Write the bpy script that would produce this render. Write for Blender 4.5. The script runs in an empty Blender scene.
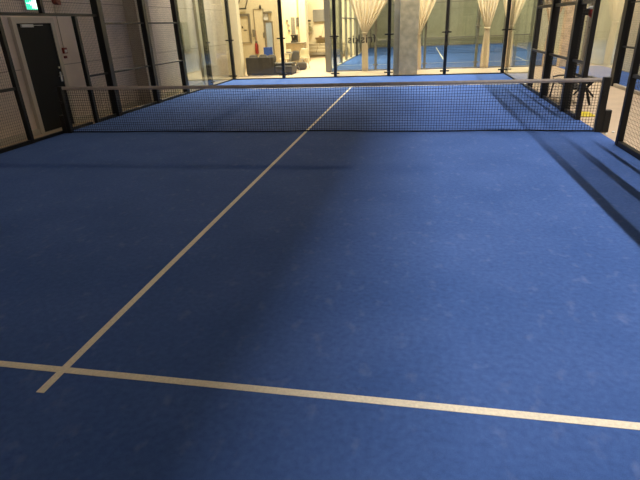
import bpy, math, random
from mathutils import Vector, Matrix
random.seed(7)
C = bpy.context.scene.collection
SC = bpy.context.scene
PI = math.pi

# ------------------------------------------------------------------ materials
def mat(name, col, rough=.6, metal=0., spec=.4, noise=0., nscale=6., bump=0., bscale=200., emit=None, estr=0.):
    m = bpy.data.materials.new(name); m.use_nodes = True
    nt = m.node_tree; b = nt.nodes['Principled BSDF']
    b.inputs['Base Color'].default_value = (*col, 1)
    b.inputs['Roughness'].default_value = rough
    b.inputs['Metallic'].default_value = metal
    b.inputs['Specular IOR Level'].default_value = spec
    if noise or bump:
        tc = nt.nodes.new('ShaderNodeTexCoord')
    if noise:
        n = nt.nodes.new('ShaderNodeTexNoise'); n.inputs['Scale'].default_value = nscale; n.inputs['Detail'].default_value = 5
        r = nt.nodes.new('ShaderNodeValToRGB')
        r.color_ramp.elements[0].position = .3; r.color_ramp.elements[1].position = .7
        r.color_ramp.elements[0].color = (*[c*(1-noise) for c in col], 1)
        r.color_ramp.elements[1].color = (*[min(1, c*(1+noise)) for c in col], 1)
        nt.links.new(tc.outputs['Object'], n.inputs['Vector']); nt.links.new(n.outputs['Fac'], r.inputs['Fac'])
        nt.links.new(r.outputs['Color'], b.inputs['Base Color'])
    if bump:
        n2 = nt.nodes.new('ShaderNodeTexNoise'); n2.inputs['Scale'].default_value = bscale
        bp = nt.nodes.new('ShaderNodeBump'); bp.inputs['Strength'].default_value = bump; bp.inputs['Distance'].default_value = .01
        nt.links.new(tc.outputs['Object'], n2.inputs['Vector']); nt.links.new(n2.outputs['Fac'], bp.inputs['Height'])
        nt.links.new(bp.outputs['Normal'], b.inputs['Normal'])
    if emit:
        b.inputs['Emission Color'].default_value = (*emit, 1); b.inputs['Emission Strength'].default_value = estr
    return m

def turf_mat():
    m = bpy.data.materials.new('blue_turf'); m.use_nodes = True
    nt = m.node_tree; L = nt.links.new; b = nt.nodes['Principled BSDF']
    b.inputs['Roughness'].default_value = .9; b.inputs['Specular IOR Level'].default_value = .08
    b.inputs['Sheen Weight'].default_value = .06; b.inputs['Sheen Roughness'].default_value = .4; b.inputs['Sheen Tint'].default_value = (.5, .68, 1, 1)
    tc = nt.nodes.new('ShaderNodeTexCoord')
    def noise(scale, detail=4, stretch=None):
        n = nt.nodes.new('ShaderNodeTexNoise'); n.inputs['Scale'].default_value = scale; n.inputs['Detail'].default_value = detail
        if stretch:
            mp = nt.nodes.new('ShaderNodeMapping'); mp.inputs['Scale'].default_value = stretch
            L(tc.outputs['Object'], mp.inputs['Vector']); L(mp.outputs['Vector'], n.inputs['Vector'])
        else: L(tc.outputs['Object'], n.inputs['Vector'])
        return n
    def ramp(n, p0, c0, p1, c1):
        r = nt.nodes.new('ShaderNodeValToRGB'); e = r.color_ramp.elements
        e[0].position = p0; e[1].position = p1; e[0].color = (*c0, 1); e[1].color = (*c1, 1)
        L(n.outputs['Fac'], r.inputs['Fac']); return r
    def mix(f, a, c, typ='MIX'):
        x = nt.nodes.new('ShaderNodeMixRGB'); x.blend_type = typ
        if isinstance(f, float): x.inputs[0].default_value = f
        else: L(f, x.inputs[0])
        L(a, x.inputs[1])
        if isinstance(c, tuple): x.inputs[2].default_value = (*c, 1)
        else: L(c, x.inputs[2])
        return x
    base = ramp(noise(1.3), .3, (.052, .112, .315), .7, (.070, .136, .362))
    fine = ramp(noise(26, 3), .25, (.80, .82, .84), .75, (1.12, 1.12, 1.12))
    grain = ramp(noise(260, 2), .2, (.72, .74, .76), .8, (1.25, 1.25, 1.25))
    x = mix(1., base.outputs[0], fine.outputs[0], 'MULTIPLY')
    x = mix(1., x.outputs[0], grain.outputs[0], 'MULTIPLY')
    scuff = ramp(noise(7, 9, (1.4, .9, 1)), .58, (0, 0, 0), .80, (.32, .32, .32))
    x = mix(scuff.outputs[0], x.outputs[0], (.24, .28, .48))
    L(x.outputs[0], b.inputs['Base Color'])
    bp = nt.nodes.new('ShaderNodeBump'); bp.inputs['Strength'].default_value = .25; bp.inputs['Distance'].default_value = .004
    n = noise(320, 2); L(n.outputs['Fac'], bp.inputs['Height']); L(bp.outputs['Normal'], b.inputs['Normal'])
    return m

def wall_panel_mat(name, col, joint_z=1.25, joint_y=3.0, off=(0, .2, .0)):
    """precast wall panels: colour mottling and thin dark joints"""
    m = bpy.data.materials.new(name); m.use_nodes = True
    nt = m.node_tree; L = nt.links.new; b = nt.nodes['Principled BSDF']
    b.inputs['Roughness'].default_value = .7
    tc = nt.nodes.new('ShaderNodeTexCoord')
    sep = nt.nodes.new('ShaderNodeSeparateXYZ'); L(tc.outputs['Object'], sep.inputs[0])
    n = nt.nodes.new('ShaderNodeTexNoise'); n.inputs['Scale'].default_value = 1.7; n.inputs['Detail'].default_value = 6
    L(tc.outputs['Object'], n.inputs['Vector'])
    r = nt.nodes.new('ShaderNodeValToRGB'); e = r.color_ramp.elements
    e[0].position = .3; e[1].position = .7; e[0].color = (*[c*.88 for c in col], 1); e[1].color = (*[min(1, c*1.08) for c in col], 1)
    L(n.outputs['Fac'], r.inputs['Fac'])
    def joint(sock, period, o, w):
        a = nt.nodes.new('ShaderNodeMath'); a.operation = 'ADD'; a.inputs[1].default_value = o + 100*period; L(sock, a.inputs[0])
        q = nt.nodes.new('ShaderNodeMath'); q.operation = 'MODULO'; q.inputs[1].default_value = period; L(a.outputs[0], q.inputs[0])
        l = nt.nodes.new('ShaderNodeMath'); l.operation = 'LESS_THAN'; l.inputs[1].default_value = w; L(q.outputs[0], l.inputs[0])
        return l.outputs[0]
    j = joint(sep.outputs['Z'], joint_z, off[2], .016)
    x = nt.nodes.new('ShaderNodeMixRGB'); L(j, x.inputs[0]); L(r.outputs[0], x.inputs[1]); x.inputs[2].default_value = (*[c*.45 for c in col], 1)
    L(x.outputs[0], b.inputs['Base Color'])
    return m

def glass_mat(name, tint=(.93, .96, .94), base=.035, top=.75):
    m = bpy.data.materials.new(name); m.use_nodes = True
    nt = m.node_tree; L = nt.links.new
    nt.nodes.remove(nt.nodes['Principled BSDF'])
    out = nt.nodes['Material Output']
    t = nt.nodes.new('ShaderNodeBsdfTransparent'); t.inputs[0].default_value = (*tint, 1)
    g = nt.nodes.new('ShaderNodeBsdfGlossy'); g.inputs['Roughness'].default_value = .015; g.inputs[0].default_value = (1, 1, 1, 1)
    lw = nt.nodes.new('ShaderNodeLayerWeight'); lw.inputs['Blend'].default_value = .5
    p = nt.nodes.new('ShaderNodeMath'); p.operation = 'POWER'; p.inputs[1].default_value = 4.5; L(lw.outputs['Facing'], p.inputs[0])
    s = nt.nodes.new('ShaderNodeMath'); s.operation = 'MULTIPLY_ADD'; s.inputs[1].default_value = top; s.inputs[2].default_value = base; L(p.outputs[0], s.inputs[0])
    mx = nt.nodes.new('ShaderNodeMixShader'); L(s.outputs[0], mx.inputs[0]); L(t.outputs[0], mx.inputs[1]); L(g.outputs[0], mx.inputs[2])
    L(mx.outputs[0], out.inputs['Surface'])
    return m

def cloth_mat(name, col):
    m = mat(name, col, .85, spec=.15, noise=.05, nscale=9)
    nt = m.node_tree; b = nt.nodes['Principled BSDF']; out = nt.nodes['Material Output']
    tr = nt.nodes.new('ShaderNodeBsdfTranslucent'); tr.inputs[0].default_value = (*col, 1)
    mx = nt.nodes.new('ShaderNodeMixShader'); mx.inputs[0].default_value = .22
    nt.links.new(b.outputs[0], mx.inputs[1]); nt.links.new(tr.outputs[0], mx.inputs[2]); nt.links.new(mx.outputs[0], out.inputs['Surface'])
    return m

M = dict(
    turf=turf_mat(),
    line=mat('cream_line', (.84, .77, .60), .8, noise=.10, nscale=60, bump=.2, bscale=300),
    concrete=mat('concrete_floor', (.50, .38, .25), .55, noise=.08, nscale=2.2),
    wall=wall_panel_mat('wall_panels', (.74, .63, .54)),
    wallR=wall_panel_mat('wall_cream', (.66, .60, .42), 2.4),
    wallB=wall_panel_mat('wall_olive', (.52, .48, .38), 2.6),
    lobby=mat('lobby_plaster', (.80, .69, .47), .8, noise=.03, nscale=1.5),
    ceil=mat('ceiling_grey', (.30, .29, .27), .9),
    pillar=mat('pillar_concrete', (.72, .56, .37), .8, noise=.22, nscale=5, bump=.2, bscale=30),
    pilaster=mat('pilaster', (.46, .40, .31), .75, noise=.06),
    steelpost=mat('grey_steel', (.24, .22, .18), .5, .2),
    black=mat('black_frame', (.012, .012, .013), .42, .2),
    fence=mat('fence_black', (.016, .016, .015), .45, .3),
    wire=mat('fence_wire', (.035, .033, .030), .5, .3),
    cord=mat('net_cord', (.010, .012, .018), .9, spec=.1),
    band=mat('net_band', (.46, .40, .34), .75, noise=.12, nscale=14),
    glass=glass_mat('court_glass'),
    sideglass=glass_mat('side_glass', (.90, .94, .90), .05, .8),
    door=mat('door_dark', (.006, .008, .008), .6, spec=.25),
    frame=mat('door_frame_cream', (.55, .49, .40), .5),
    chrome=mat('metal', (.5, .5, .5), .3, .9),
    red=mat('red_plastic', (.42, .03, .02), .45),
    darkred=mat('alarm_red', (.20, .02, .015), .5),
    white=mat('white_plastic', (.75, .74, .70), .5),
    exitg=mat('exit_green', (.0, .30, .16), .4, emit=(.05, .80, .42), estr=1.7),
    exitw=mat('exit_white', (.8, .9, .85), .4, emit=(.75, 1., .88), estr=2.2),
    curtain=cloth_mat('curtain_cream', (.92, .80, .58)),
    sofa=mat('sofa_leather', (.060, .050, .038), .5, noise=.25, nscale=14),
    sofag=mat('cushion_grey', (.14, .12, .095), .9, noise=.2, nscale=20),
    bluebox=mat('blue_plastic', (.03, .10, .50), .45),
    cream=mat('cream_shell', (.80, .70, .46), .45),
    greych=mat('grey_shell', (.16, .15, .13), .5),
    tan=mat('tan_upholstery', (.38, .31, .20), .85, noise=.08, nscale=12),
    wood=mat('wood_brown', (.22, .14, .07), .5, noise=.2, nscale=8),
    counter=mat('counter_grey', (.22, .19, .14), .5),
    machine=mat('machine_black', (.04, .037, .033), .4),
    boardg=mat('board_grey', (.24, .22, .18), .7, noise=.08),
    leaf=mat('leaf', (.15, .19, .05), .6, noise=.3, nscale=20),
    coolglass=mat('cool_door_glass', (.42, .50, .62), .15),
    yellow=mat('yellow_plastic', (.75, .62, .03), .45),
    letters=mat('letters_dark', (.02, .02, .02), .6),
    trimd=mat('lobby_trim', (.30, .25, .17), .6),
    strip=mat('light_kerb', (.55, .50, .42), .6),
)

# ------------------------------------------------------------------ mesh collecting
class MB:
    def __init__(s): s.v = []; s.f = []
    def add(s, vs, fs):
        o = len(s.v); s.v += [tuple(v) for v in vs]; s.f += [tuple(i+o for i in f) for f in fs]; return s
    def box(s, x0, x1, y0, y1, z0, z1, bev=0., rot=None):
        b = min(bev, abs(x1-x0)*.45, abs(y1-y0)*.45, abs(z1-z0)*.45) if bev else 0
        if not b:
            vs = [(x, y, z) for x in (x0, x1) for y in (y0, y1) for z in (z0, z1)]
            fs = [(0, 1, 3, 2), (4, 6, 7, 5), (0, 4, 5, 1), (2, 3, 7, 6), (0, 2, 6, 4), (1, 5, 7, 3)]
        else:   # chamfered box: 24 verts
            vs = []; idx = {}
            for i, x in enumerate((x0, x1)):
                for j, y in enumerate((y0, y1)):
                    for k, z in enumerate((z0, z1)):
                        dx, dy, dz = (b, -b)[i], (b, -b)[j], (b, -b)[k]
                        idx[i, j, k, 0] = len(vs); vs.append((x, y+dy, z+dz))
                        idx[i, j, k, 1] = len(vs); vs.append((x+dx, y, z+dz))
                        idx[i, j, k, 2] = len(vs); vs.append((x+dx, y+dy, z))
            fs = []
            q = [(0, 0), (1, 0), (1, 1), (0, 1)]
            for s_ in (0, 1):
                fs.append(tuple(idx[s_, a, c, 0] for a, c in (q if s_ else q[::-1])))
                fs.append(tuple(idx[a, s_, c, 1] for a, c in (q[::-1] if s_ else q)))
                fs.append(tuple(idx[a, c, s_, 2] for a, c in (q if s_ else q[::-1])))
            for a in (0, 1):
                for c in (0, 1):
                    fs.append((idx[a, c, 0, 0], idx[a, c, 1, 0], idx[a, c, 1, 1], idx[a, c, 0, 1]))
                    fs.append((idx[a, 0, c, 0], idx[a, 1, c, 0], idx[a, 1, c, 2], idx[a, 0, c, 2]))
                    fs.append((idx[0, a, c, 1], idx[1, a, c, 1], idx[1, a, c, 2], idx[0, a, c, 2]))
            for i in (0, 1):
                for j in (0, 1):
                    for k in (0, 1): fs.append((idx[i, j, k, 0], idx[i, j, k, 1], idx[i, j, k, 2]))
        if rot:
            piv, mtx = rot
            vs = [tuple(Vector(piv) + mtx @ (Vector(v)-Vector(piv))) for v in vs]
        return s.add(vs, fs)
    def tube(s, pts, r, n=8, caps=True):
        pts = [Vector(p) for p in pts]; rs = r if isinstance(r, (list, tuple)) else [r]*len(pts)
        rings = []
        for i, p in enumerate(pts):
            d = (pts[min(i+1, len(pts)-1)] - pts[max(i-1, 0)]).normalized()
            up = Vector((0, 0, 1)) if abs(d.z) < .95 else Vector((0, 1, 0))
            a = d.cross(up).normalized(); c = d.cross(a).normalized()
            rings.append([p + rs[i]*(math.cos(2*PI*k/n+PI/n)*a + math.sin(2*PI*k/n+PI/n)*c) for k in range(n)])
        vs = [v for rg in rings for v in rg]; fs = []
        for i in range(len(pts)-1):
            for k in range(n): fs.append((i*n+k, i*n+(k+1) % n, (i+1)*n+(k+1) % n, (i+1)*n+k))
        if caps: fs += [tuple(range(n))[::-1], tuple(range((len(pts)-1)*n, len(pts)*n))]
        return s.add(vs, fs)
    def lathe(s, prof, cx, cy, n=20):
        vs = [(cx+r*math.cos(2*PI*k/n), cy+r*math.sin(2*PI*k/n), z) for r, z in prof for k in range(n)]
        fs = [(i*n+k, i*n+(k+1) % n, (i+1)*n+(k+1) % n, (i+1)*n+k) for i in range(len(prof)-1) for k in range(n)]
        fs += [tuple(range(n))[::-1], tuple(range((len(prof)-1)*n, len(prof)*n))]
        return s.add(vs, fs)
    def build(s, name, m, parent=None, smooth=False, loc=None):
        me = bpy.data.meshes.new(name); me.from_pydata(s.v, [], s.f); me.update()
        import bmesh
        bm = bmesh.new(); bm.from_mesh(me); bmesh.ops.recalc_face_normals(bm, faces=bm.faces); bm.to_mesh(me); bm.free()
        if smooth:
            for p in me.polygons: p.use_smooth = True
        me.materials.append(M[m] if isinstance(m, str) else m)
        o = bpy.data.objects.new(name, me); C.objects.link(o)
        if loc: o.location = loc
        if parent:
            o.parent = parent
            o.matrix_parent_inverse = parent.matrix_basis.inverted()   # parts are written in room coordinates
        return o

def tag(o, label=None, cat=None, group=None, kind=None):
    if label: o['label'] = label
    if cat: o['category'] = cat
    if group: o['group'] = group
    if kind: o['kind'] = kind
    return o
def thing(name, loc, label, cat, group=None, rz=0.):
    o = bpy.data.objects.new(name, None); C.objects.link(o); o.location = loc; o.rotation_euler = (0, 0, rz)
    o.empty_display_size = .1
    return tag(o, label, cat, group)
def one(mb, name, m, label, cat, group=None, **k):
    return tag(mb.build(name, m, **k), label, cat, group)
def struct(mb, name, m, label=None, cat=None, **k):
    return tag(mb.build(name, m, **k), label, cat, kind='structure')
def box(*a, **k): return MB().box(*a, **k)
def copy_tree(o, label, loc=None, rz=None, group=None):
    r = o.copy(); C.objects.link(r); r['label'] = label
    if group: r['group'] = group
    if loc is not None: r.location = loc
    if rz is not None: r.rotation_euler = (0, 0, rz)
    for ch in list(o.children):
        c = ch.copy(); C.objects.link(c); c.parent = r; c.matrix_parent_inverse = ch.matrix_parent_inverse
        for g in list(ch.children):
            d = g.copy(); C.objects.link(d); d.parent = c; d.matrix_parent_inverse = g.matrix_parent_inverse
    return r

# ------------------------------------------------------------------ the hall
WL, WR, YB, YF, HC = -5.65, 8.85, 35.5, -13.0, 9.6
struct(box(-12, WR+.2, YF, YB, -.25, -.012), 'floor', 'concrete', 'beige concrete hall floor around the blue courts', 'floor')
turf = struct(box(-5.08, 5.08, -10.05, 10.04, -.011, 0.), 'floor_court', 'turf', 'blue artificial turf of the near padel court', 'floor')
def line(mb, name, label, parent): return tag(mb.build(name, 'line', parent), label)
line(box(-5.0, 5.0, -6.975, -6.925, .0, .0025), 'line', 'cream service line crossing the near half', turf)
line(box(-5.0, 5.0, 6.925, 6.975, .0, .0025), 'line', 'cream service line beyond the net', turf)
line(box(-.025, .025, -7.15, 7.15, .0, .0030), 'line', 'cream centre line running to the net and under it', turf)
turf2 = struct(box(-1.75, 8.40, 12.62, 32.6, -.011, 0.), 'floor_court.001', 'turf', 'blue turf of the court behind the curtains', 'floor')
line(box(-1.7, 8.3, 15.60, 15.66, .0, .0025), 'line', 'cream service line of the far court', turf2)
line(box(3.27, 3.33, 15.4, 29.8, .0, .0030), 'line', 'cream centre line of the far court', turf2)
struct(box(7.32, WR, -10.0, 12.3, -.011, 0.), 'floor_strip', 'turf', 'narrow blue turf strip along the cream side wall', 'floor')

struct(box(WL-.2, WL, YF, 11.25, -.25, HC), 'wall_left', 'wall')
struct(box(WR, WR+.2, YF, YB, -.25, HC), 'wall_right', 'wallR')
struct(box(-12, WR+.2, YB, YB+.2, -.25, HC), 'wall_back', 'wallB')
struct(box(WL-.2, WR+.2, YF-.2, YF, -.25, HC), 'wall_front', 'wall')
struct(box(-12.2, -12, 11.25, YB+.2, -.25, HC), 'wall_lobby_left', 'lobby')
struct(box(-12, WL-.2, 11.05, 11.25, -.25, HC), 'wall_lobby_front', 'lobby')
struct(box(-12.2, WR+.2, YF-.2, YB+.2, HC, HC+.2), 'ceiling', 'ceil')
# lobby walls: a short end pier, the wall with the doors, the recess and the far wall
struct(box(-5.65, -5.07, 11.25, 11.62, -.012, 6.), 'pillar_lobby', 'lobby')
struct(box(-12, -4.72, 16.0, 16.2, -.012, 6.), 'wall_lobby_doors', 'lobby')
struct(box(-4.76, -4.42, 15.86, 16.24, -.012, 6.), 'pillar_lobby.001', 'lobby')
struct(box(-5.6, -3.95, 18.6, 18.8, -.012, 6.), 'wall_lobby_counter', 'lobby')
struct(box(-4.16, -3.80, 18.3, 18.84, -.012, 6.), 'pillar_lobby.002', 'lobby')
struct(box(-12, -1.9, 24.6, 24.8, -.012, 6.), 'wall_lobby_back', 'lobby')
struct(box(-5.66, -5.30, 4.05, 4.75, -.012, 6.5), 'pillar_left', 'pilaster')
struct(box(WL, WL+.05, YF, 11.2, -.012, .10), 'baseboard_left', 'strip')

# concrete pillar in the aisle just behind the back glass, steel post at its side
struct(box(1.36, 2.02, 10.25, 10.95, -.012, 6., bev=.012), 'pillar_aisle', 'pillar')
struct(box(1.14, 1.335, 10.36, 10.62, -.012, 6., bev=.006), 'pillar_aisle_post', 'pilaster')
struct(box(7.36, 7.80, 12.16, 12.56, -.012, 6., bev=.012), 'pillar_aisle.001', 'pillar')
struct(box(6.69, 6.81, YF, 12.0, 8.425, HC), 'light_cutoff_board', 'ceil')  # unseen board added to cut the aisle light off the left half
struct(box(1.336, 1.36, 10.27, 10.30, -.012, 6.), 'trim_1', 'frame')

# ------------------------------------------------------------------ padel net
net = thing('padel_net', (0, 0, 0), 'black padel net with a pale top band across the near blue court', 'net')
def top(x): return .872 + (.045 if x < 0 else .0)*(abs(x)/5.0)**1.6
mb = MB(); NW = 4.98; r = .0034
nx = int(2*NW/.046)
for i in range(nx+1):
    x = -NW + 2*NW*i/nx + random.uniform(-.003, .003)
    t = top(x)-.03
    mb.tube([(x, 0, .015), (x, .004*math.sin(x*2), t*.5), (x, 0, t)], r, 4, False)
nz = 18
for j in range(nz):
    pts = []
    for k in range(41):
        x = -NW+2*NW*k/40; t = top(x)-.03
        pts.append((x, .004*math.sin(x*2)*math.sin(PI*j/nz), .02+(t-.02)*j/nz + .004*math.sin(x*3.1+j*.7)))
    mb.tube(pts, r, 4, False)
tag(mb.build('net_mesh', 'cord', net), 'black knotted mesh')
mb = MB(); pts = [-NW+2*NW*k/48 for k in range(49)]
vs = []; fs = []
for x in pts:
    t = top(x); vs += [(x, -.008, t-.062), (x, -.012, t-.03), (x, 0, t), (x, .012, t-.03), (x, .008, t-.062)]
for k in range(48):
    for q in range(4): fs.append((k*5+q, k*5+q+1, k*5+5+q+1, k*5+5+q))
    fs.append((k*5+4, k*5, k*5+5, k*5+9))
mb.add(vs, fs); tag(mb.build('top_band', 'band', net), 'pale grey-beige tape along the top')
mb = MB()
mb.tube([(x, .0+.012*math.sin(x*2.3), .018+.012*max(0, math.sin(x*1.9+1))) for x in pts], .012, 6)
tag(mb.build('bottom_cord', 'cord', net), 'dark hem sagging on the turf')
for s in (-1, 1):
    a, c = (4.92, 5.01) if s < 0 else (5.0, 5.11)
    p = box(*sorted((s*a, s*c)), -.045, .045, .0, .92 if s < 0 else .885, bev=.006).build('post', 'fence', net)
    box(*sorted((s*(c-.001), s*(c+.10))), -.05, .05, .0, .36, bev=.006).build('base_box', 'fence', p)
    MB().tube([(s*(a+.05), -.046, .62), (s*(a+.05), -.085, .62)], .022, 10).build('winch_knob', 'fence', p)

# ------------------------------------------------------------------ fences of the near court
def mesh_panel(x, y0, y1, z0, z1, name='mesh_panel', parent=None, pitch=.05, wr=.0014):
    mb = MB()
    n = max(2, round(abs(y1-y0)/pitch)); k = max(2, round((z1-z0)/pitch))
    for i in range(n+1):
        y = y0+(y1-y0)*i/n; mb.box(x-wr, x+wr, y-wr, y+wr, z0, z1)
    for j in range(k+1):
        z = z0+(z1-z0)*j/k; mb.box(x-wr-.004, x+wr-.004, y0, y1, z-wr, z+wr)
    return mb.build(name, 'wire', parent)
def post(x, y, h, parent, w=.10, d=.10, z0=0.):
    p = box(x-w/2, x+w/2, y-d/2, y+d/2, z0, h, bev=.006).build('post', 'fence', parent)
    return p
FX = 5.10
FXR = 5.05
def fence_run(name, s, label, ys, widths, rails, panels, H, low=None):
    x = -FX if s < 0 else FXR
    t = thing(name, (x, ys[0], 0), label, 'fence')
    for y, w in zip(ys, widths): post(x, y, low if low and abs(y) < 1.3 else H, t, w, w)
    for (a, b, z, th) in rails:
        box(x-th/2, x+th/2, a, b, z-th/2, z+th/2, bev=.004).build('rail', 'fence', t)
    for (a, b, z0, z1) in panels: mesh_panel(x+s*.03, a, b, z0, z1, parent=t, wr=.003 if s > 0 and z0 > 2 else .0014)
    return t
def kerb(x, a, b, parent, s): return box(x-.035, x+.035, a, b, -.011, .07, bev=.004).build('base_rail', 'fence', parent)
# left, beyond the net
f = fence_run('mesh_fence', -1, 'black mesh fence along the dim left wall, beyond the net post', [1.13, 2, 4], [.085, .17, .15],
    [(1.1, 2, 1.0, .04), (2, 4, 1.0, .04), (4, 5.9, 1.0, .04), (2, 4, 2.06, .04), (4, 5.9, 2.06, .04), (-.90, 2, 2.23, .05), (2, 5.9, 3.0, .07)],
    [(1.18, 1.93, .06, .98), (1.18, 1.93, 1.02, 2.2), (2.08, 3.92, .06, .98), (2.08, 3.92, 1.02, 2.04), (2.08, 3.92, 2.08, 2.97),
     (4.08, 5.88, .06, .98), (4.08, 5.88, 1.02, 2.04), (4.08, 5.88, 2.08, 2.97)], 3.05, 2.205)
kerb(-FX, 1.09, 5.9, f, -1)
post(-FX, .19, 3.0, f, .085, .085, 2.255)
mesh_panel(-FX-.03, -.95, 1.9, 2.26, 2.97, parent=f)
# left, near side
f = fence_run('mesh_fence.001', -1, 'black mesh fence on the near left, before the dark door', [-.96, -3, -5], [.085, .12, .12],
    [(-5, -1, 1.0, .05), (-5, -.91, 2.23, .05), (-5, -1, 3.0, .06)],
    [(-2.95, -1.05, .06, .97), (-2.95, -1.05, 1.03, 2.2), (-4.95, -3.05, .06, .97)], 3.05, 2.205)
kerb(-FX, -5, -1, f, -1)
# a dark threshold strip between the two left runs
struct(box(-FX-.05, -FX+.02, -.95, .95, -.011, .05), 'trim_2', 'fence')
# right, beyond the net
f = fence_run('mesh_fence.002', 1, 'black mesh fence beyond the right net post, beside the bench', [1.14, 2.08, 4], [.085, .17, .16],
    [(1.1, 5.9, 1.0, .05), (1.1, 5.9, 2.03, .07), (1.1, 5.9, 3.0, .065)],
    [(1.2, 1.98, .06, .98), (1.2, 1.98, 1.02, 2.0), (2.18, 3.9, .06, .98), (2.18, 3.9, 1.02, 2.0), (2.18, 3.9, 2.05, 2.95),
     (4.1, 5.88, .06, .98), (4.1, 5.88, 1.02, 2.0), (4.1, 5.88, 2.05, 2.95)], 3.05)
kerb(FXR, 1.1, 5.9, f, 1)
# right, near side
f = fence_run('mesh_fence.003', 1, 'black mesh fence at the right edge, near the gap by the net', [-1, -3, -5, -7, -9], [.085, .10, .12, .12, .12],
    [(-9, -1, 1.0, .05), (-9, -1, 2.03, .07), (-9, -1, 3.0, .065)],
    [(-2.95, -1.05, .06, .97), (-2.95, -1.05, 1.03, 2.0), (-4.95, -3.05, .06, .97), (-4.95, -3.05, 1.03, 2.0), (-8.95, -1.05, 2.07, 2.95)], 3.05)
kerb(FXR, -9, -1, f, 1)

# ------------------------------------------------------------------ glass walls
def clamp(x, y, z, parent, along='x', w=.30, name='clamp'):
    if along == 'x': mb = box(x-w/2, x+w/2, y-.035, y+.005, z-.022, z+.022, bev=.004)
    else: mb = box(x-.03, x+.03, y-w/2, y+w/2, z-.022, z+.022, bev=.004)
    return mb.build(name, 'black', parent)
def back_glass(name, loc_y, xs, label, pm, H, pw=.10, gm='glass', clamps=(.14, 1.43), cw=.32, gh=3.0, top=True):
    t = thing(name, (xs[0], loc_y, 0), label, 'glass wall')
    for i, x in enumerate(xs):
        p = box(x-pw/2, x+pw/2, loc_y+.012, loc_y+.012+pw, 0, H, bev=.006).build('post', pm, t)
        for z in clamps: box(x-cw/2, x+cw/2, loc_y-.032, loc_y+.011, z-.022, z+.022, bev=.004).build('clamp', pm, p)
    for a, b in zip(xs, xs[1:]):
        box(a+.006, b-.006, loc_y-.012, loc_y, .035, gh, ).build('glass_panel', gm, t)
    box(xs[0], xs[-1], loc_y-.03, loc_y+.02, -.011, .035).build('base_rail', pm, t)
    if top: box(xs[0], xs[-1], loc_y+.014, loc_y+.07, gh, gh+.06).build('top_rail', pm, t)
    return t
bg = back_glass('glass_wall', 10.06, [-5.03, -3.01, -1.0, .99, 2.99, 4.99], 'clear glass back wall of the near court on black posts', 'black', 4.0, .115, top=False)
panel = [c for c in bg.children if c.name.startswith('glass_panel')][2]
cu = bpy.data.curves.new('lettering', 'FONT'); cu.body = 'friskis'; cu.size = .39; cu.align_x = 'CENTER'; cu.extrude = .001; cu.space_character = 1.10; cu.offset = .006; cu.fill_mode = 'BOTH'
to = bpy.data.objects.new('lettering_text', cu); C.objects.link(to)
bpy.context.view_layer.update()
me = bpy.data.meshes.new_from_object(to.evaluated_get(bpy.context.evaluated_depsgraph_get())); bpy.data.objects.remove(to); bpy.data.curves.remove(cu)
me.materials.clear(); me.materials.append(M['letters'])
lt = bpy.data.objects.new('lettering', me); C.objects.link(lt)
lt.parent = panel; lt.matrix_parent_inverse = (bg.matrix_basis @ panel.matrix_parent_inverse).inverted()
lt.matrix_basis = Matrix.Translation((.0, 10.064, 1.18)) @ Matrix.Rotation(PI, 4, 'Z') @ Matrix.Rotation(PI/2, 4, 'X')
tag(lt, 'dark lettering reading friskis, seen mirrored')

def side_glass(name, s, label, ys):
    x = s*5.06
    t = thing(name, (x, ys[0], 0), label, 'glass wall')
    for k, y in enumerate(ys):
        w = (.20, .16)[k > 0]
        p = box(x+s*.02, x+s*(.02+.12), y-w/2, y+w/2, 0, 4.0 if k else 3.05, bev=.006).build('post', 'fence', t)
        for z in (.14, 1.43):
            if k: clamp(x, y, z, p, 'y', .24)
    yy = list(ys)+[10.03]
    for a, b in zip(yy, yy[1:]): box(x-.006, x+.006, a+.006, b-.006, .035, 3.0).build('glass_panel', 'sideglass', t)
    box(x-.02, x+.03, ys[0], 10.03, -.011, .035).build('base_rail', 'fence', t)
    box(x+s*.02, x+s*.08, ys[0], 10.0, 3.0, 3.06).build('top_rail', 'fence', t)
    return t
side_glass('glass_wall.001', -1, 'clear glass side wall at the far left of the near court', [6.0, 8.0])
side_glass('glass_wall.002', 1, 'clear glass side wall at the far right of the near court', [6.1])

# far court: front glass, left side glass, far end glass, net
back_glass('glass_wall.003', 12.66, [.30, 2.30, 4.32, 6.32, 8.3], 'glass end wall of the far court, behind the tied curtains', 'steelpost', 4.0, .10, clamps=(.22, 1.55), cw=.22)
t = thing('glass_wall.004', (-1.7, 12.6, 0), 'glass and grey posts along the left side of the far court', 'glass wall')
box(-1.80, -1.56, 12.55, 12.78, 0, 5.5, bev=.008).build('post', 'steelpost', t)
for y, w in ((14.66, .12), (16.66, .14), (18.66, .12), (20.66, .12), (22.66, .12), (24.66, .12)):
    box(-1.80, -1.80+w, y-w/2, y+w/2, 0, 4.0, bev=.006).build('post', 'steelpost', t)
for a, b in ((12.8, 14.6), (14.72, 16.6)): box(-1.72, -1.708, a, b, .04, 3.0).build('glass_panel', 'glass', t)
box(-1.56, .25, 12.648, 12.66, .035, 3.0).build('glass_panel', 'glass', t)
box(-1.56, .25, 12.63, 12.68, -.011, .035).build('base_rail', 'steelpost', t)
box(-1.76, -1.68, 12.8, 30.0, -.011, .06).build('base_rail', 'strip', t)
for z in (2.1, 3.0): box(-1.78, -1.72, 16.7, 24.7, z-.025, z+.025).build('rail', 'steelpost', t)
back_glass('glass_wall.005', 32.6, [-1.7, .3, 2.3, 4.3, 6.3, 8.3], 'distant glass end wall across the far court, before the olive wall', 'steelpost', 4.0, .11, clamps=(1.4,), cw=.25)

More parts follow.
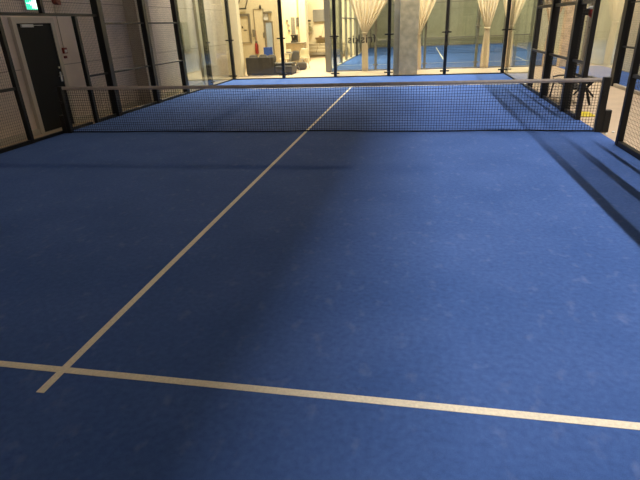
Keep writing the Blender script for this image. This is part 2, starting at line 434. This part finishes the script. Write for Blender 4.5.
n2 = thing('padel_net.001', (3.3, 22.6, 0), 'distant dark net across the middle of the far court', 'net')
mb = MB()
for i in range(110): mb.box(-1.6+9.8*i/109-.004, -1.6+9.8*i/109+.004, 22.596, 22.604, .02, .86)
for j in range(10): mb.box(-1.6, 8.2, 22.596, 22.604, .02+.092*j-.004, .02+.092*j+.004)
mb.build('net_mesh', 'cord', n2)
box(-1.6, 8.2, 22.59, 22.61, .85, .90).build('top_band', 'steelpost', n2)
for x in (-1.62, 8.22): box(x-.05, x+.05, 22.55, 22.65, 0, .93, bev=.006).build('post', 'fence', n2)

# right side: posts and glass screen on the far side of the aisle
t = thing('glass_wall.006', (7.30, 6.1, 0), 'glass screen beyond the right aisle with a wide dark end post', 'glass wall')
box(7.22, 7.40, 5.98, 6.22, 0, 3.6, bev=.006).build('post', 'fence', t)
box(7.24, 7.38, 9.0, 9.16, 0, 3.6, bev=.006).build('post', 'steelpost', t)
box(7.294, 7.306, 6.24, 8.98, .035, 3.0).build('glass_panel', 'glass', t)
clamp(7.30, 9.08, 1.43, t, 'y', .24)
box(7.26, 7.34, 6.2, 9.0, -.011, .035).build('base_rail', 'fence', t)
t = thing('mesh_fence.004', (7.30, 2, 0), 'low-kerbed mesh fence beyond the right aisle, beside the blue strip', 'fence')
for y in (4.1, 2.1, .1): box(7.25, 7.35, y-.05, y+.05, 0, 3.05, bev=.006).build('post', 'fence', t)
for z in (1.0, 2.05, 3.0): box(7.28, 7.32, .1, 5.96, z-.02, z+.02).build('rail', 'fence', t)
tag(box(7.25, 7.33, .1, 5.97, -.011, .075, bev=.006).build('base_rail', 'strip', t), 'pale kerb rail')
mesh_panel(7.33, 4.15, 5.95, .08, .98, parent=t); mesh_panel(7.33, 2.15, 4.05, .08, .98, parent=t)
mesh_panel(7.33, 4.15, 5.95, 1.02, 2.03, parent=t)

# ------------------------------------------------------------------ things on the left wall
d = box(WL+.02, WL+.06, .02, .99, .01, 2.09).build('door_1', 'door'); tag(d, 'dark closed door in the dim left wall', 'door', kind='structure')
fr = MB(); fr.box(WL, WL+.075, -.09, .015, -.012, 2.20).box(WL, WL+.075, .995, 1.10, -.012, 2.20).box(WL, WL+.075, .015, .995, 2.095, 2.20)
fr.build('door_frame', 'frame', d)
fr = MB(); fr.box(WL+.06, WL+.10, .12, .44, 2.02, 2.075, bev=.005); fr.box(WL+.062, WL+.075, .44, .74, 2.05, 2.062); fr.build('door_closer', 'white', d)
h = MB(); h.box(WL+.06, WL+.07, .90, .96, .93, 1.13, bev=.002); h.tube([(WL+.07, .93, 1.05), (WL+.115, .93, 1.05), (WL+.115, .80, 1.05)], .011, 8); h.build('door_handle', 'chrome', d)
MB().tube([(WL+.06, .93, 1.22), (WL+.075, .93, 1.22)], .025, 12).build('lock', 'chrome', d)
ex = thing('exit_sign', (WL+.02, .56, 2.42), 'lit green exit sign with white pictograms above the dark door', 'exit sign')
box(WL+.002, WL+.05, .36, .71, 2.33, 2.58, bev=.006).build('housing', 'white', ex)
box(WL+.05, WL+.054, .375, .695, 2.345, 2.565).build('face', 'exitg', ex)
mb = MB(); X0, X1 = WL+.0545, WL+.057
mb.box(X0, X1, .59, .675, 2.36, 2.55)                                   # doorway
mb.box(X0, X1, .39, .49, 2.445, 2.465)                                  # arrow shaft
mb.add([(X1, .49, 2.41), (X1, .49, 2.50), (X1, .535, 2.455)], [(0, 1, 2)])
mb.tube([(X0+.001, .555, 2.53), (X1, .555, 2.53)], .013, 10)            # runner
mb.box(X0, X1, .542, .566, 2.44, 2.51); mb.box(X0, X1, .530, .545, 2.36, 2.44); mb.box(X0, X1, .562, .580, 2.37, 2.44)
tag(mb.build('pictogram', 'exitw', ex), 'white running figure, arrow and doorway')
ex.location.y += .06
al = thing('alarm_sounder', (WL, 1.36, 2.5), 'dark red alarm sounder high on the dim left wall', 'alarm')
MB().tube([(WL, 1.34, 2.52), (WL+.05, 1.34, 2.52), (WL+.10, 1.34, 2.52)], [.06, .07, .045], 16).build('horn', 'darkred', al)
box(WL, WL+.04, 1.42, 1.53, 2.45, 2.55, bev=.006).build('base', 'darkred', al)
cp = thing('fire_call_point', (WL, 1.30, 1.53), 'small red fire call point on a cable beside the dark door', 'call point')
box(WL-.003, WL+.05, 1.24, 1.36, 1.48, 1.60, bev=.006).build('housing', 'darkred', cp)
box(WL+.05, WL+.054, 1.26, 1.34, 1.50, 1.56).build('press_plate', 'white', cp)
box(WL, WL+.03, 1.25, 1.33, 1.38, 1.43, bev=.004).build('label_plate', 'darkred', cp)
one(MB().tube([(WL+.012, 1.30, 1.60), (WL+.012, 1.31, 2.44)], .008, 6), 'cable', 'pilaster', 'thin cable running from alarm sounder down to the call point', 'cable')
# far-left wall fittings seen through the side glass
one(box(WL, WL+.06, 7.3, 7.75, 1.2, 2.1, bev=.01), 'wall_cabinet', 'frame', 'pale shallow cabinet on the left wall behind the far left glass', 'cabinet')
struct(box(WL, WL+.10, 8.5, 9.1, -.012, 6.), 'trim_3', 'pilaster')

# ------------------------------------------------------------------ curtains in the aisle
def curtain(name, cx, y, ztie, xl, xr, label, ztop=5.2, wt=.08, wb=.14, folds=8, wmax=1.35):
    """xl, xr: half widths reached at z 2.6; above that the cloth widens on to the rail"""
    t = thing(name, (cx, y, 0), label, 'curtain', 'cream curtains tied back in the aisle')
    vs = []; fs = []; nc = folds*8; zs = [.01+(ztie-.01)*i/14 for i in range(15)]+[ztie+(ztop-ztie)*(i/30)**1.25 for i in range(1, 31)]
    ph = random.random()*6
    for z in zs:
        if z <= ztie:
            u = (ztie-z)/ztie; a = b = wt+(wb-wt)*min(1, u*1.6)**.7
        else:
            u = (z-ztie)/(2.6-ztie); u = u**.92 if u < 1 else 1+(wmax-1)*(1-math.exp(-(u-1)*.9)); a = wt+(xl-wt)*u; b = wt+(xr-wt)*u
        w = a+b; amp = .05+.05*math.exp(-((z-ztie)/.5)**2*.5) if z > ztie else .045
        if abs(z-ztie) < .04: amp = .02
        for i in range(nc+1):
            q = i/nc; x = -a+w*q + .02*math.sin(q*9+ph)*min(1, abs(z-ztie))
            yy = amp*math.sin(q*folds*2*PI+ph+.25*math.sin(z*1.3)) + amp*.4*math.sin(q*folds*PI+1.7)
            vs.append((cx+x, y+yy, z))
    for j in range(len(zs)-1):
        for i in range(nc): k = j*(nc+1)+i; fs.append((k, k+1, k+nc+2, k+nc+1))
    o = MB().add(vs, fs).build('cloth', 'curtain', t, smooth=True)
    md = o.modifiers.new('thick', 'SOLIDIFY'); md.thickness = .004
    mb = MB(); mb.tube([(cx+(wt+.025)*math.cos(k*PI/10), y+.085*math.sin(k*PI/10), ztie+.01*math.sin(k)) for k in range(21)], .022, 8, False)
    mb.build('tie_band', 'curtain', t, smooth=True)
    return t
CY = 12.36
curtain('curtain', -.12, CY, 1.47, .60, .90, 'cream curtain tied in the middle, hanging behind the dark lettering', wmax=1.12)
curtain('curtain.001', 2.0, CY, 1.36, .98, .66, 'cream curtain tied back, half hidden by the concrete aisle pillar', wmax=1.12)
curtain('curtain.002', 4.62, CY, 1.47, .48, .36, 'narrow cream curtain tied back, beside the last back glass post', wmax=1.03, folds=6)
curtain('curtain.003', 5.46, CY, 1.50, .42, .52, 'cream curtain tied back just behind the right glass corner post', wmax=1.05, folds=6)
curtain('curtain.004', 6.93, CY, 1.52, .42, .55, 'cream curtain tied back, seen through the right mesh fence', folds=6)
one(box(-1.6, 7.30, CY-.025, CY+.025, 5.21, 5.25), 'curtain_rail', 'steelpost', 'steel rail carrying the cream curtains', 'rail')

# ------------------------------------------------------------------ lobby behind the glass
def cushion(name, cx, cy, cz, w, d, h, m, label, cat='cushion', rz=0, tilt=0, group=None):
    vs = []; fs = []; n, k = 18, 9
    for j in range(k+1):
        ph = -PI/2+PI*j/k
        for i in range(n):
            th = 2*PI*i/n
            f = lambda c, e: math.copysign(abs(c)**e, c)
            vs.append((w/2*f(math.cos(ph), .5)*f(math.cos(th), .45), d/2*f(math.cos(ph), .5)*f(math.sin(th), .45), h/2*f(math.sin(ph), .8)))
    for j in range(k):
        for i in range(n): fs.append((j*n+i, j*n+(i+1) % n, (j+1)*n+(i+1) % n, (j+1)*n+i))
    o = one(MB().add(vs, fs), name, m, label, cat, group, smooth=True)
    o.location = (cx, cy, cz); o.rotation_euler = (tilt, 0, rz); return o
sf = thing('sofa', (-4.4, 11.75, 0), 'black leather corner sofa with its back to the glass, in the lobby', 'sofa')
box(-5.02, -3.82, 11.66, 11.84, .03, .70, bev=.02).build('backrest', 'sofa', sf)
box(-5.02, -3.06, 11.85, 12.55, .05, .30, bev=.02).build('base', 'sofa', sf)
box(-3.80, -3.06, 11.66, 11.848, .05, .34, bev=.03).build('chaise_front', 'sofa', sf)
for a, b in ((-5.0, -4.42), (-4.41, -3.83), (-3.80, -3.08)): box(a, b, 11.86, 12.52, .31, .44, bev=.03).build('seat_cushion', 'sofa', sf)
for x in (-4.98, -3.14):
    for y in (11.70, 12.48): box(x, x+.05, y, y+.05, -.012, .05).build('foot', 'machine', sf)
cushion('throw_pillow', -4.78, 12.01, .625, .37, .15, .33, 'sofag', 'grey throw pillow slumped at the left end of the black sofa', tilt=-.3, rz=.15, group='grey pillows on the sofa')
cushion('throw_pillow.001', -4.36, 12.01, .63, .37, .15, .34, 'sofag', 'grey throw pillow on the black sofa, below the red extinguisher', tilt=-.3, rz=-.1, group='grey pillows on the sofa')
cushion('throw_pillow.002', -3.97, 12.01, .62, .36, .15, .32, 'sofag', 'grey throw pillow at the right end of the black sofa back', tilt=-.3, rz=.1, group='grey pillows on the sofa')

def outline_panel(name, x0, x1, z0, z1, y, label, cat, m='lobby', kind=None, t=.035, rec=None):
    o = box(x0, x1, y-.02, y-.001, z0, z1).build(name, m)
    tag(o, label, cat, kind=kind)
    f = MB(); f.box(x0-t, x0, y-.045, y-.001, z0, z1+t).box(x1, x1+t, y-.045, y-.001, z0, z1+t).box(x0, x1, y-.045, y-.001, z1, z1+t)
    if z0 > .1: f.box(x0-t, x1+t, y-.045, y-.001, z0-t, z0)
    f.build('frame', 'trimd', o); return o
o = outline_panel('serving_hatch', -6.62, -6.10, 1.18, 2.42, 16.0, 'cream shuttered hatch in the lobby wall, left of the red extinguisher', 'hatch')
box(-6.60, -6.1, 15.90, 15.95, 2.36, 2.47).build('recess_shade_top', 'counter', o)  # dark box standing in for the shade under the recess top
box(-6.16, -6.10, 15.92, 15.954, 1.2, 2.40).build('recess_shade_side', 'counter', o)  # dark strip standing in for shade down the recess's right side
box(-6.52, -6.46, 15.955, 15.979, 1.82, 1.92).build('lock_plate', 'machine', o); box(-6.44, -6.28, 15.965, 15.979, 1.70, 1.76).build('notice', 'counter', o)
outline_panel('door_2', -5.84, -5.40, -.01, 2.62, 16.0, 'cream panel door in the lobby wall behind the sofa', 'door', kind='structure')
one(box(-5.99, -5.87, 15.93, 15.99, 1.42, 1.75, bev=.006), 'keypad', 'counter', 'grey keypad box between the hatch and cream door', 'keypad')
one(box(-5.46, -5.37, 15.93, 15.975, 1.36, 1.60, bev=.006), 'wall_switch_box', 'counter', 'small grey switch box beside the narrow glass door', 'switch')
o = outline_panel('door_3', -5.30, -5.00, -.01, 2.04, 16.0, 'narrow bluish glass door in the lobby wall', 'door', 'coolglass', kind='structure', t=.05)
one(box(-5.36, -5.14, 15.90, 15.99, 2.14, 2.42, bev=.006), 'sign_box', 'white', 'white sign box above the narrow bluish door', 'sign')
o = one(box(-5.34, -4.96, 15.80, 15.99, 2.44, 2.52, bev=.006), 'canopy_shelf', 'counter', 'dark shelf ledge above the white sign box', 'shelf')
o = thing('security_camera', (-5.50, 15.98, 2.70), 'small dark dome camera on the lobby wall above the ledge', 'camera')
box(-5.54, -5.46, 15.93, 15.99, 2.76, 2.82).build('bracket', 'counter', o); MB().lathe([(.02, 2.64), (.05, 2.67), (.055, 2.75), (.04, 2.76)], -5.50, 15.93, 14).build('dome', 'machine', o, smooth=True)
o = thing('wall_rack', (-6.4, 15.95, 2.7), 'slanted dark metal rack high on the lobby wall', 'rack')
for dx in (0, .40): MB().tube([(-6.62+dx, 15.86, 2.70), (-6.42+dx, 15.90, 3.25)], .022, 6).build('rod', 'machine', o)
box(-6.66, -6.18, 15.84, 15.90, 2.66, 2.72).build('bar', 'machine', o)
ext = thing('fire_extinguisher', (-5.80, 15.9, .45), 'red fire extinguisher hanging on the lobby wall behind the sofa', 'extinguisher')
MB().lathe([(.06, .50), (.085, .52), (.085, .92), (.06, .98), (.03, 1.0), (.03, 1.03)], -5.82, 15.88, 16).build('cylinder', 'red', ext, smooth=True)
box(-5.86, -5.77, 15.84, 15.92, 1.02, 1.07).build('valve', 'machine', ext)
MB().tube([(-5.80, 15.84, 1.04), (-5.73, 15.80, .95), (-5.74, 15.80, .62)], .014, 6).build('hose', 'machine', ext)
ext.location.z += .14
one(MB().tube([(-5.82, 15.985, 1.24), (-5.83, 15.985, 1.70)], .010, 6), 'cord', 'red', 'thin red line on the lobby wall above the extinguisher', 'cord')
bb = thing('blue_display_stand', (-5.02, 14.4, 0), 'small blue display panel on a stand behind the black sofa', 'display')
box(-5.28, -4.86, 14.38, 14.43, .62, .98, bev=.008).build('panel', 'bluebox', bb)
MB().tube([(-5.07, 14.41, .0), (-5.07, 14.41, .63)], .015, 8).build('pole', 'machine', bb); MB().lathe([(.15, -.012), (.15, .01), (.02, .02)], -5.07, 14.41, 18).build('foot', 'machine', bb)

bb.location.x += .25
# counter recess
ct = thing('counter', (-4.6, 18.0, 0), 'beige coffee counter against the recessed lobby wall', 'counter')
box(-4.90, -3.86, 17.75, 18.28, -.012, .98, bev=.01).build('body', 'tan', ct); box(-4.94, -3.82, 17.70, 18.29, .981, 1.03, bev=.006).build('worktop', 'counter', ct)
cm = thing('coffee_machine', (-4.42, 18.0, 1.03), 'black coffee machine standing on the beige counter', 'coffee machine')
box(-4.55, -4.22, 17.84, 18.2, 1.03, 1.13, bev=.01).build('base', 'machine', cm); box(-4.55, -4.22, 18.02, 18.2, 1.131, 1.34, bev=.01).build('body', 'machine', cm)
box(-4.55, -4.22, 17.84, 18.2, 1.341, 1.42, bev=.012).build('head', 'machine', cm); MB().tube([(-4.40, 17.90, 1.28), (-4.40, 17.90, 1.342)], .025, 8).build('spout', 'chrome', cm)
one(box(-4.66, -4.45, 18.56, 18.601, 1.44, 2.26, bev=.004), 'poster', 'boardg', 'tall grey poster on the wall above the coffee machine', 'poster')
one(box(-4.38, -4.22, 18.56, 18.601, 1.80, 2.24, bev=.004), 'poster.001', 'greych', 'short dark poster on the wall, right of the tall grey one', 'poster')
for k, (x, z) in enumerate(((-4.86, 2.10), (-4.80, 1.88), (-4.78, 1.62))):
    one(box(x-.07, x+.05, 18.56, 18.601, z-.06, z+.05, bev=.004), 'wall_hook', 'boardg', ('uppermost', 'middle', 'lowest')[k]+' of three small dark wall hooks left of the tall poster', 'hook', 'wall hooks')

# far lobby wall
one(box(-4.62, -3.2, 24.40, 24.598, 2.02, 2.72, bev=.01), 'wall_screen', 'boardg', 'wide grey screen on the far lobby wall', 'screen')
sh = thing('wall_shelf', (-4.0, 24.45, 1.0), 'dark wooden shelf below the grey screen', 'shelf')
box(-4.50, -3.1, 24.28, 24.598, 1.04, 1.10).build('board', 'wood', sh); box(-4.50, -3.1, 24.30, 24.34, .98, 1.039).build('apron', 'wood', sh)
one(MB().lathe([(.05, 1.10), (.05, 1.25), (.018, 1.32), (.018, 1.40)], -3.82, 24.42, 12), 'bottle', 'machine', 'dark bottle standing on the far wall shelf', 'bottle', smooth=True)
one(box(-4.28, -4.10, 24.38, 24.5, 1.10, 1.19, bev=.01), 'jar', 'wood', 'squat brown jar on the far wall shelf', 'jar')
one(MB().tube([(-4.1, 24.3, 1.11), (-3.88, 24.52, 1.98)], .012, 6), 'wooden_stick', 'wood', 'thin wooden stick leaning above the far shelf', 'stick')
one(box(-4.98, -4.80, 24.54, 24.598, 2.05, 2.14, bev=.004), 'wall_vent', 'machine', 'small dark vent on the far lobby wall above the plant', 'vent')
pt = thing('wall_plant', (-4.86, 24.3, 1.4), 'leafy green plant in a hanging pot on the far lobby wall', 'plant')
MB().lathe([(.07, 1.30), (.11, 1.34), (.12, 1.46), (.10, 1.46)], -4.86, 24.40, 14).build('pot', 'tan', pt)
mb = MB()
for i in range(46):
    a = random.uniform(0, 2*PI); rr = random.uniform(.03, .20); z = random.uniform(1.48, 1.95); s = random.uniform(.05, .10)
    c = Vector((-4.84+rr*math.cos(a), 24.38+rr*.7*math.sin(a), z)); u = Vector((math.cos(a), math.sin(a), random.uniform(-.5, .6))).normalized()*s; w = Vector((-math.sin(a), math.cos(a), .2))*s*.4
    mb.add([c-u, c+w+Vector((0, 0, .01)), c+u, c-w+Vector((0, 0, .01))], [(0, 1, 2, 3)])
mb.build('foliage', 'leaf', pt)
MB().tube([(-4.86, 24.40, 1.46), (-4.85, 24.39, 1.7), (-4.82, 24.38, 1.9)], .012, 6).build('stem', 'leaf', pt)
one(MB().tube([(-5.30, 24.42, .0), (-5.02, 24.56, 1.62)], .018, 6), 'leaning_pole', 'wood', 'dark pole leaning on the far wall below the plant', 'pole')
def bench(name, x0, x1, y, h, label):
    t = thing(name, (x0, y, 0), label, 'bench', 'tan padded benches in the lobby')
    box(x0, x1, y, y+.55, .12, h*.55, bev=.02).build('base', 'counter', t)
    for k in range(3):
        a = x0+(x1-x0)*k/3; b = x0+(x1-x0)*(k+1)/3
        box(a+.01, b-.01, y+.001, y+.40, h*.55+.001, h*.55+.16, bev=.03).build('seat_cushion', 'tan', t)
        box(a+.01, b-.01, y+.401, y+.55, h*.55+.001, h+.12, bev=.03).build('back_cushion', 'tan', t)
    for x in (x0+.04, x1-.10): box(x, x+.06, y+.05, y+.5, -.012, .12).build('foot', 'wood', t)
    return t
bench('padded_bench', -5.0, -2.4, 22.6, .50, 'front tan padded bench in the lobby, nearer the chairs')
bench('padded_bench.001', -5.05, -2.4, 23.7, .62, 'rear tan padded bench below the far wall shelf')

# chairs and table
def shell_chair(name, m, loc, rz, label):
    t = thing(name, (0, 0, 0), label, 'chair', 'shell chairs round the lobby table')
    vs = []; fs = []; prof = [(.22, .44), (.14, .43), (0, .425), (-.13, .43), (-.20, .48), (-.225, .60), (-.25, .75), (-.265, .86)]
    n = 8
    for j, (y, z) in enumerate(prof):
        w = (.20, .225, .235, .23, .225, .22, .20, .15)[j]
        for i in range(n+1):
            q = -1+2*i/n; vs.append((w*q, y + (.05*q*q if j > 3 else 0), z + (.035*q*q if j <= 4 else 0)))
    for j in range(len(prof)-1):
        for i in range(n): k = j*(n+1)+i; fs.append((k, k+1, k+n+2, k+n+1))
    o = MB().add(vs, fs).build('shell_seat', m, t, smooth=True); md = o.modifiers.new('thick', 'SOLIDIFY'); md.thickness = .014
    for sx in (-1, 1):
        for sy in (-1, 1): MB().tube([(sx*.10, sy*.09, .41), (sx*.21, sy*.21, -.012)], .012, 8).build('leg', 'chrome', t)
    for sy in (-1, 1): MB().tube([(-.155, sy*.145, .2), (.155, sy*.145, .2)], .007, 6).build('stretcher', 'chrome', t)
    t.location = loc; t.rotation_euler = (0, 0, rz); return t
shell_chair('shell_chair', 'greych', (-3.30, 12.98, 0), .9, 'grey shell chair with metal legs, nearest the glass')
shell_chair('shell_chair.001', 'cream', (-3.98, 14.30, 0), 2.5, 'cream shell chair on the left of the round table')
shell_chair('shell_chair.002', 'cream', (-3.16, 14.75, 0), -2.9, 'cream shell chair on the right of the round table')
tb = thing('round_table', (-3.62, 13.7, 0), 'small round table among the shell chairs', 'table')
MB().lathe([(.36, .70), (.38, .715), (.38, .73), (.36, .735)], -3.62, 13.72, 28).build('table_top', 'tan', tb)
MB().lathe([(.035, .03), (.03, .70)], -3.62, 13.72, 14).build('column', 'chrome', tb); MB().lathe([(.26, -.012), (.25, .01), (.04, .03)], -3.62, 13.72, 24).build('foot', 'machine', tb)
bgp = thing('sports_bag', (-3.16, 13.95, 0), 'dark sports bag on the lobby floor beside the grey chair', 'bag')
vsb = cushion('body', -3.16, 13.95, .155, .50, .30, .33, 'sofag', None, None, rz=.2); vsb.parent = bgp; vsb.matrix_parent_inverse = bgp.matrix_basis.inverted()
MB().tube([(-3.34, 13.90, .28), (-3.26, 13.90, .42), (-3.08, 13.93, .42), (-3.00, 13.96, .28)], .014, 6).build('handle', 'machine', bgp)
cushion('laptop_sleeve', -3.62, 13.66, .765, .26, .20, .05, 'greych', 'grey pouch lying on the small round table', 'pouch')

# ------------------------------------------------------------------ right aisle
al = thing('alarm_beacon', (5.26, 2.0, 1.9), 'red alarm beacon with a white cap on the right fence post', 'alarm')
box(5.134, 5.20, 2.04, 2.12, 1.80, 1.92, bev=.006).build('bracket', 'fence', al)
MB().lathe([(.02, 1.965), (.085, 1.955), (.10, 1.925), (.09, 1.905)], 5.28, 2.08, 20).build('cap', 'white', al, smooth=True)
MB().lathe([(.025, 1.76), (.065, 1.79), (.075, 1.84), (.075, 1.904)], 5.28, 2.08, 18).build('dome', 'red', al, smooth=True)
bn = thing('metal_bench', (5.48, 3.55, 0), 'low dark metal bench standing in the aisle behind the right fence', 'bench')
mb = MB()
for k in range(5): mb.box(5.30+.075*k, 5.345+.075*k, 2.75, 4.35, .36, .38)
mb.build('seat', 'fence', bn)
mb = MB()
for k in range(2): mb.box(5.68+.02*k, 5.70+.02*k, 2.75, 4.35, .42+.08*k, .475+.08*k)
mb.build('backrest', 'fence', bn)
for y in (2.85, 4.25):
    MB().tube([(5.26, y, -.012), (5.31, y, .34), (5.64, y, .35), (5.73, y, .56)], .026, 8).build('side_frame', 'fence', bn)
    MB().tube([(5.76, y, -.012), (5.64, y, .35)], .026, 8).build('leg', 'fence', bn)
    MB().tube([(5.30, y, .38), (5.27, y, .46), (5.40, y, .49), (5.70, y, .49)], .020, 8).build('armrest', 'fence', bn)
st = thing('folding_stand', (5.95, 4.5, 0), 'low dark folding stand with crossed legs beside the metal bench', 'stand')
for dy in (0, .34):
    MB().tube([(5.86, 4.15+dy, -.012), (6.22, 4.15+dy, .40)], .022, 8).build('leg', 'fence', st)
    MB().tube([(6.22, 4.155+dy, -.012), (5.86, 4.155+dy, .40)], .022, 8).build('leg', 'fence', st)
for x in (5.86, 6.22): MB().tube([(x, 4.13, .41), (x, 4.51, .41)], .022, 8).build('top_bar', 'fence', st)
yt = thing('ramp_mat', (5.34, 1.66, 0), 'flat yellow mat on the concrete behind the right fence, by the net post', 'mat')
box(5.22, 5.46, 1.45, 1.88, -.012, .02, bev=.008).build('body', 'yellow', yt)
mb = MB()
for k in range(4): mb.box(5.25, 5.43, 1.50+.1*k, 1.53+.1*k, .0201, .028)
mb.build('ribs', 'yellow', yt)
for k, (x, y, lb) in enumerate(((5.14, -.16, 'small white floor cap at the foot of right net post'), (5.30, -.02, 'small white floor cap on the concrete right of net post'))):
    one(MB().lathe([(.022, -.012), (.022, .004), (.012, .010)], x, y, 12), 'floor_cap', 'white', lb, 'cap', 'floor caps by the net post')

# ------------------------------------------------------------------ lamps
def area(name, loc, sx, sy, power, col, rot=(0, 0, 0), spread=180, shape='RECTANGLE'):
    l = bpy.data.lights.new(name, 'AREA'); l.shape = shape; l.size = sx; l.size_y = sy; l.energy = power; l.color = col; l.spread = math.radians(spread)
    o = bpy.data.objects.new(name, l); C.objects.link(o); o.location = loc; o.rotation_euler = rot; return o
WARM = (1., .86, .62); NEU = (1., .93, .82)
area('aisle_lamp', (7.10, -.5, 8.9), .07, 24, 950, (1., .94, .90), rot=(0, math.radians(18), 0), spread=104)
area('lobby_spot', (-3.6, 17.2, 6.8), .25, .25, 1500, WARM)
area('lobby_lamp', (-4.2, 14.0, 5.6), 1.4, .3, 260, WARM)
area('lobby_lamp', (-4.2, 21.5, 5.6), 1.4, .3, 260, WARM)
area('rear_court_fill', (-.2, 8.6, 7.0), 9, .15, 440, (1., .92, .80), spread=100)  # added fill that brightens the back turf, pillar and curtains
area('cross_aisle_fill', (3.0, 11.05, 4.9), 8.5, .12, 190, (1., .88, .68), rot=(math.radians(32), 0, 0), spread=120)  # unseen fill added to light the curtain fronts
area('side_wall_fill', (7.9, 10.6, 5.5), .2, 2.5, 70, WARM, rot=(0, math.radians(-30), 0), spread=120)  # invented fill to brighten the far right wall
area('dim_court_fill', (-2.9, -2.0, 9.2), 4, 14, 110, (1., .95, .90))  # added soft ambient for the dark left half and left wall
area('wall_fill', (-4.7, 9.3, 5.2), .2, 2.5, 75, WARM, rot=(0, math.radians(30), 0), spread=120)  # made-up fill on the wall behind the far left glass
area('far_court_lamp', (1.5, 19, 7.5), 4, .4, 700, WARM)
area('far_court_lamp', (5, 28, 7.5), 5, .4, 900, WARM)
w = bpy.data.worlds.new('world'); SC.world = w; w.use_nodes = True
w.node_tree.nodes['Background'].inputs[0].default_value = (.5, .55, .65, 1); w.node_tree.nodes['Background'].inputs[1].default_value = .02

# ------------------------------------------------------------------ camera
cam = bpy.data.cameras.new('camera'); co = bpy.data.objects.new('camera', cam); C.objects.link(co)
F = 486.75; cam.sensor_width = 36; cam.lens = F/640*36; cam.clip_start = .05; cam.clip_end = 200
yaw, pit, roll = (math.radians(a) for a in (11.53834532, 66.15808065, -2.48181581))
co.matrix_world = Matrix.Translation((2.02614535, -8.97859306, 1.83912201)) @ (Matrix.Rotation(yaw, 4, 'Z') @ Matrix.Rotation(pit, 4, 'X') @ Matrix.Rotation(roll, 4, 'Z'))
SC.camera = co
SC.view_settings.view_transform = 'Standard'; SC.view_settings.look = 'None'; SC.view_settings.gamma = 1; SC.view_settings.use_curve_mapping = False
SC.view_settings.exposure = 0.
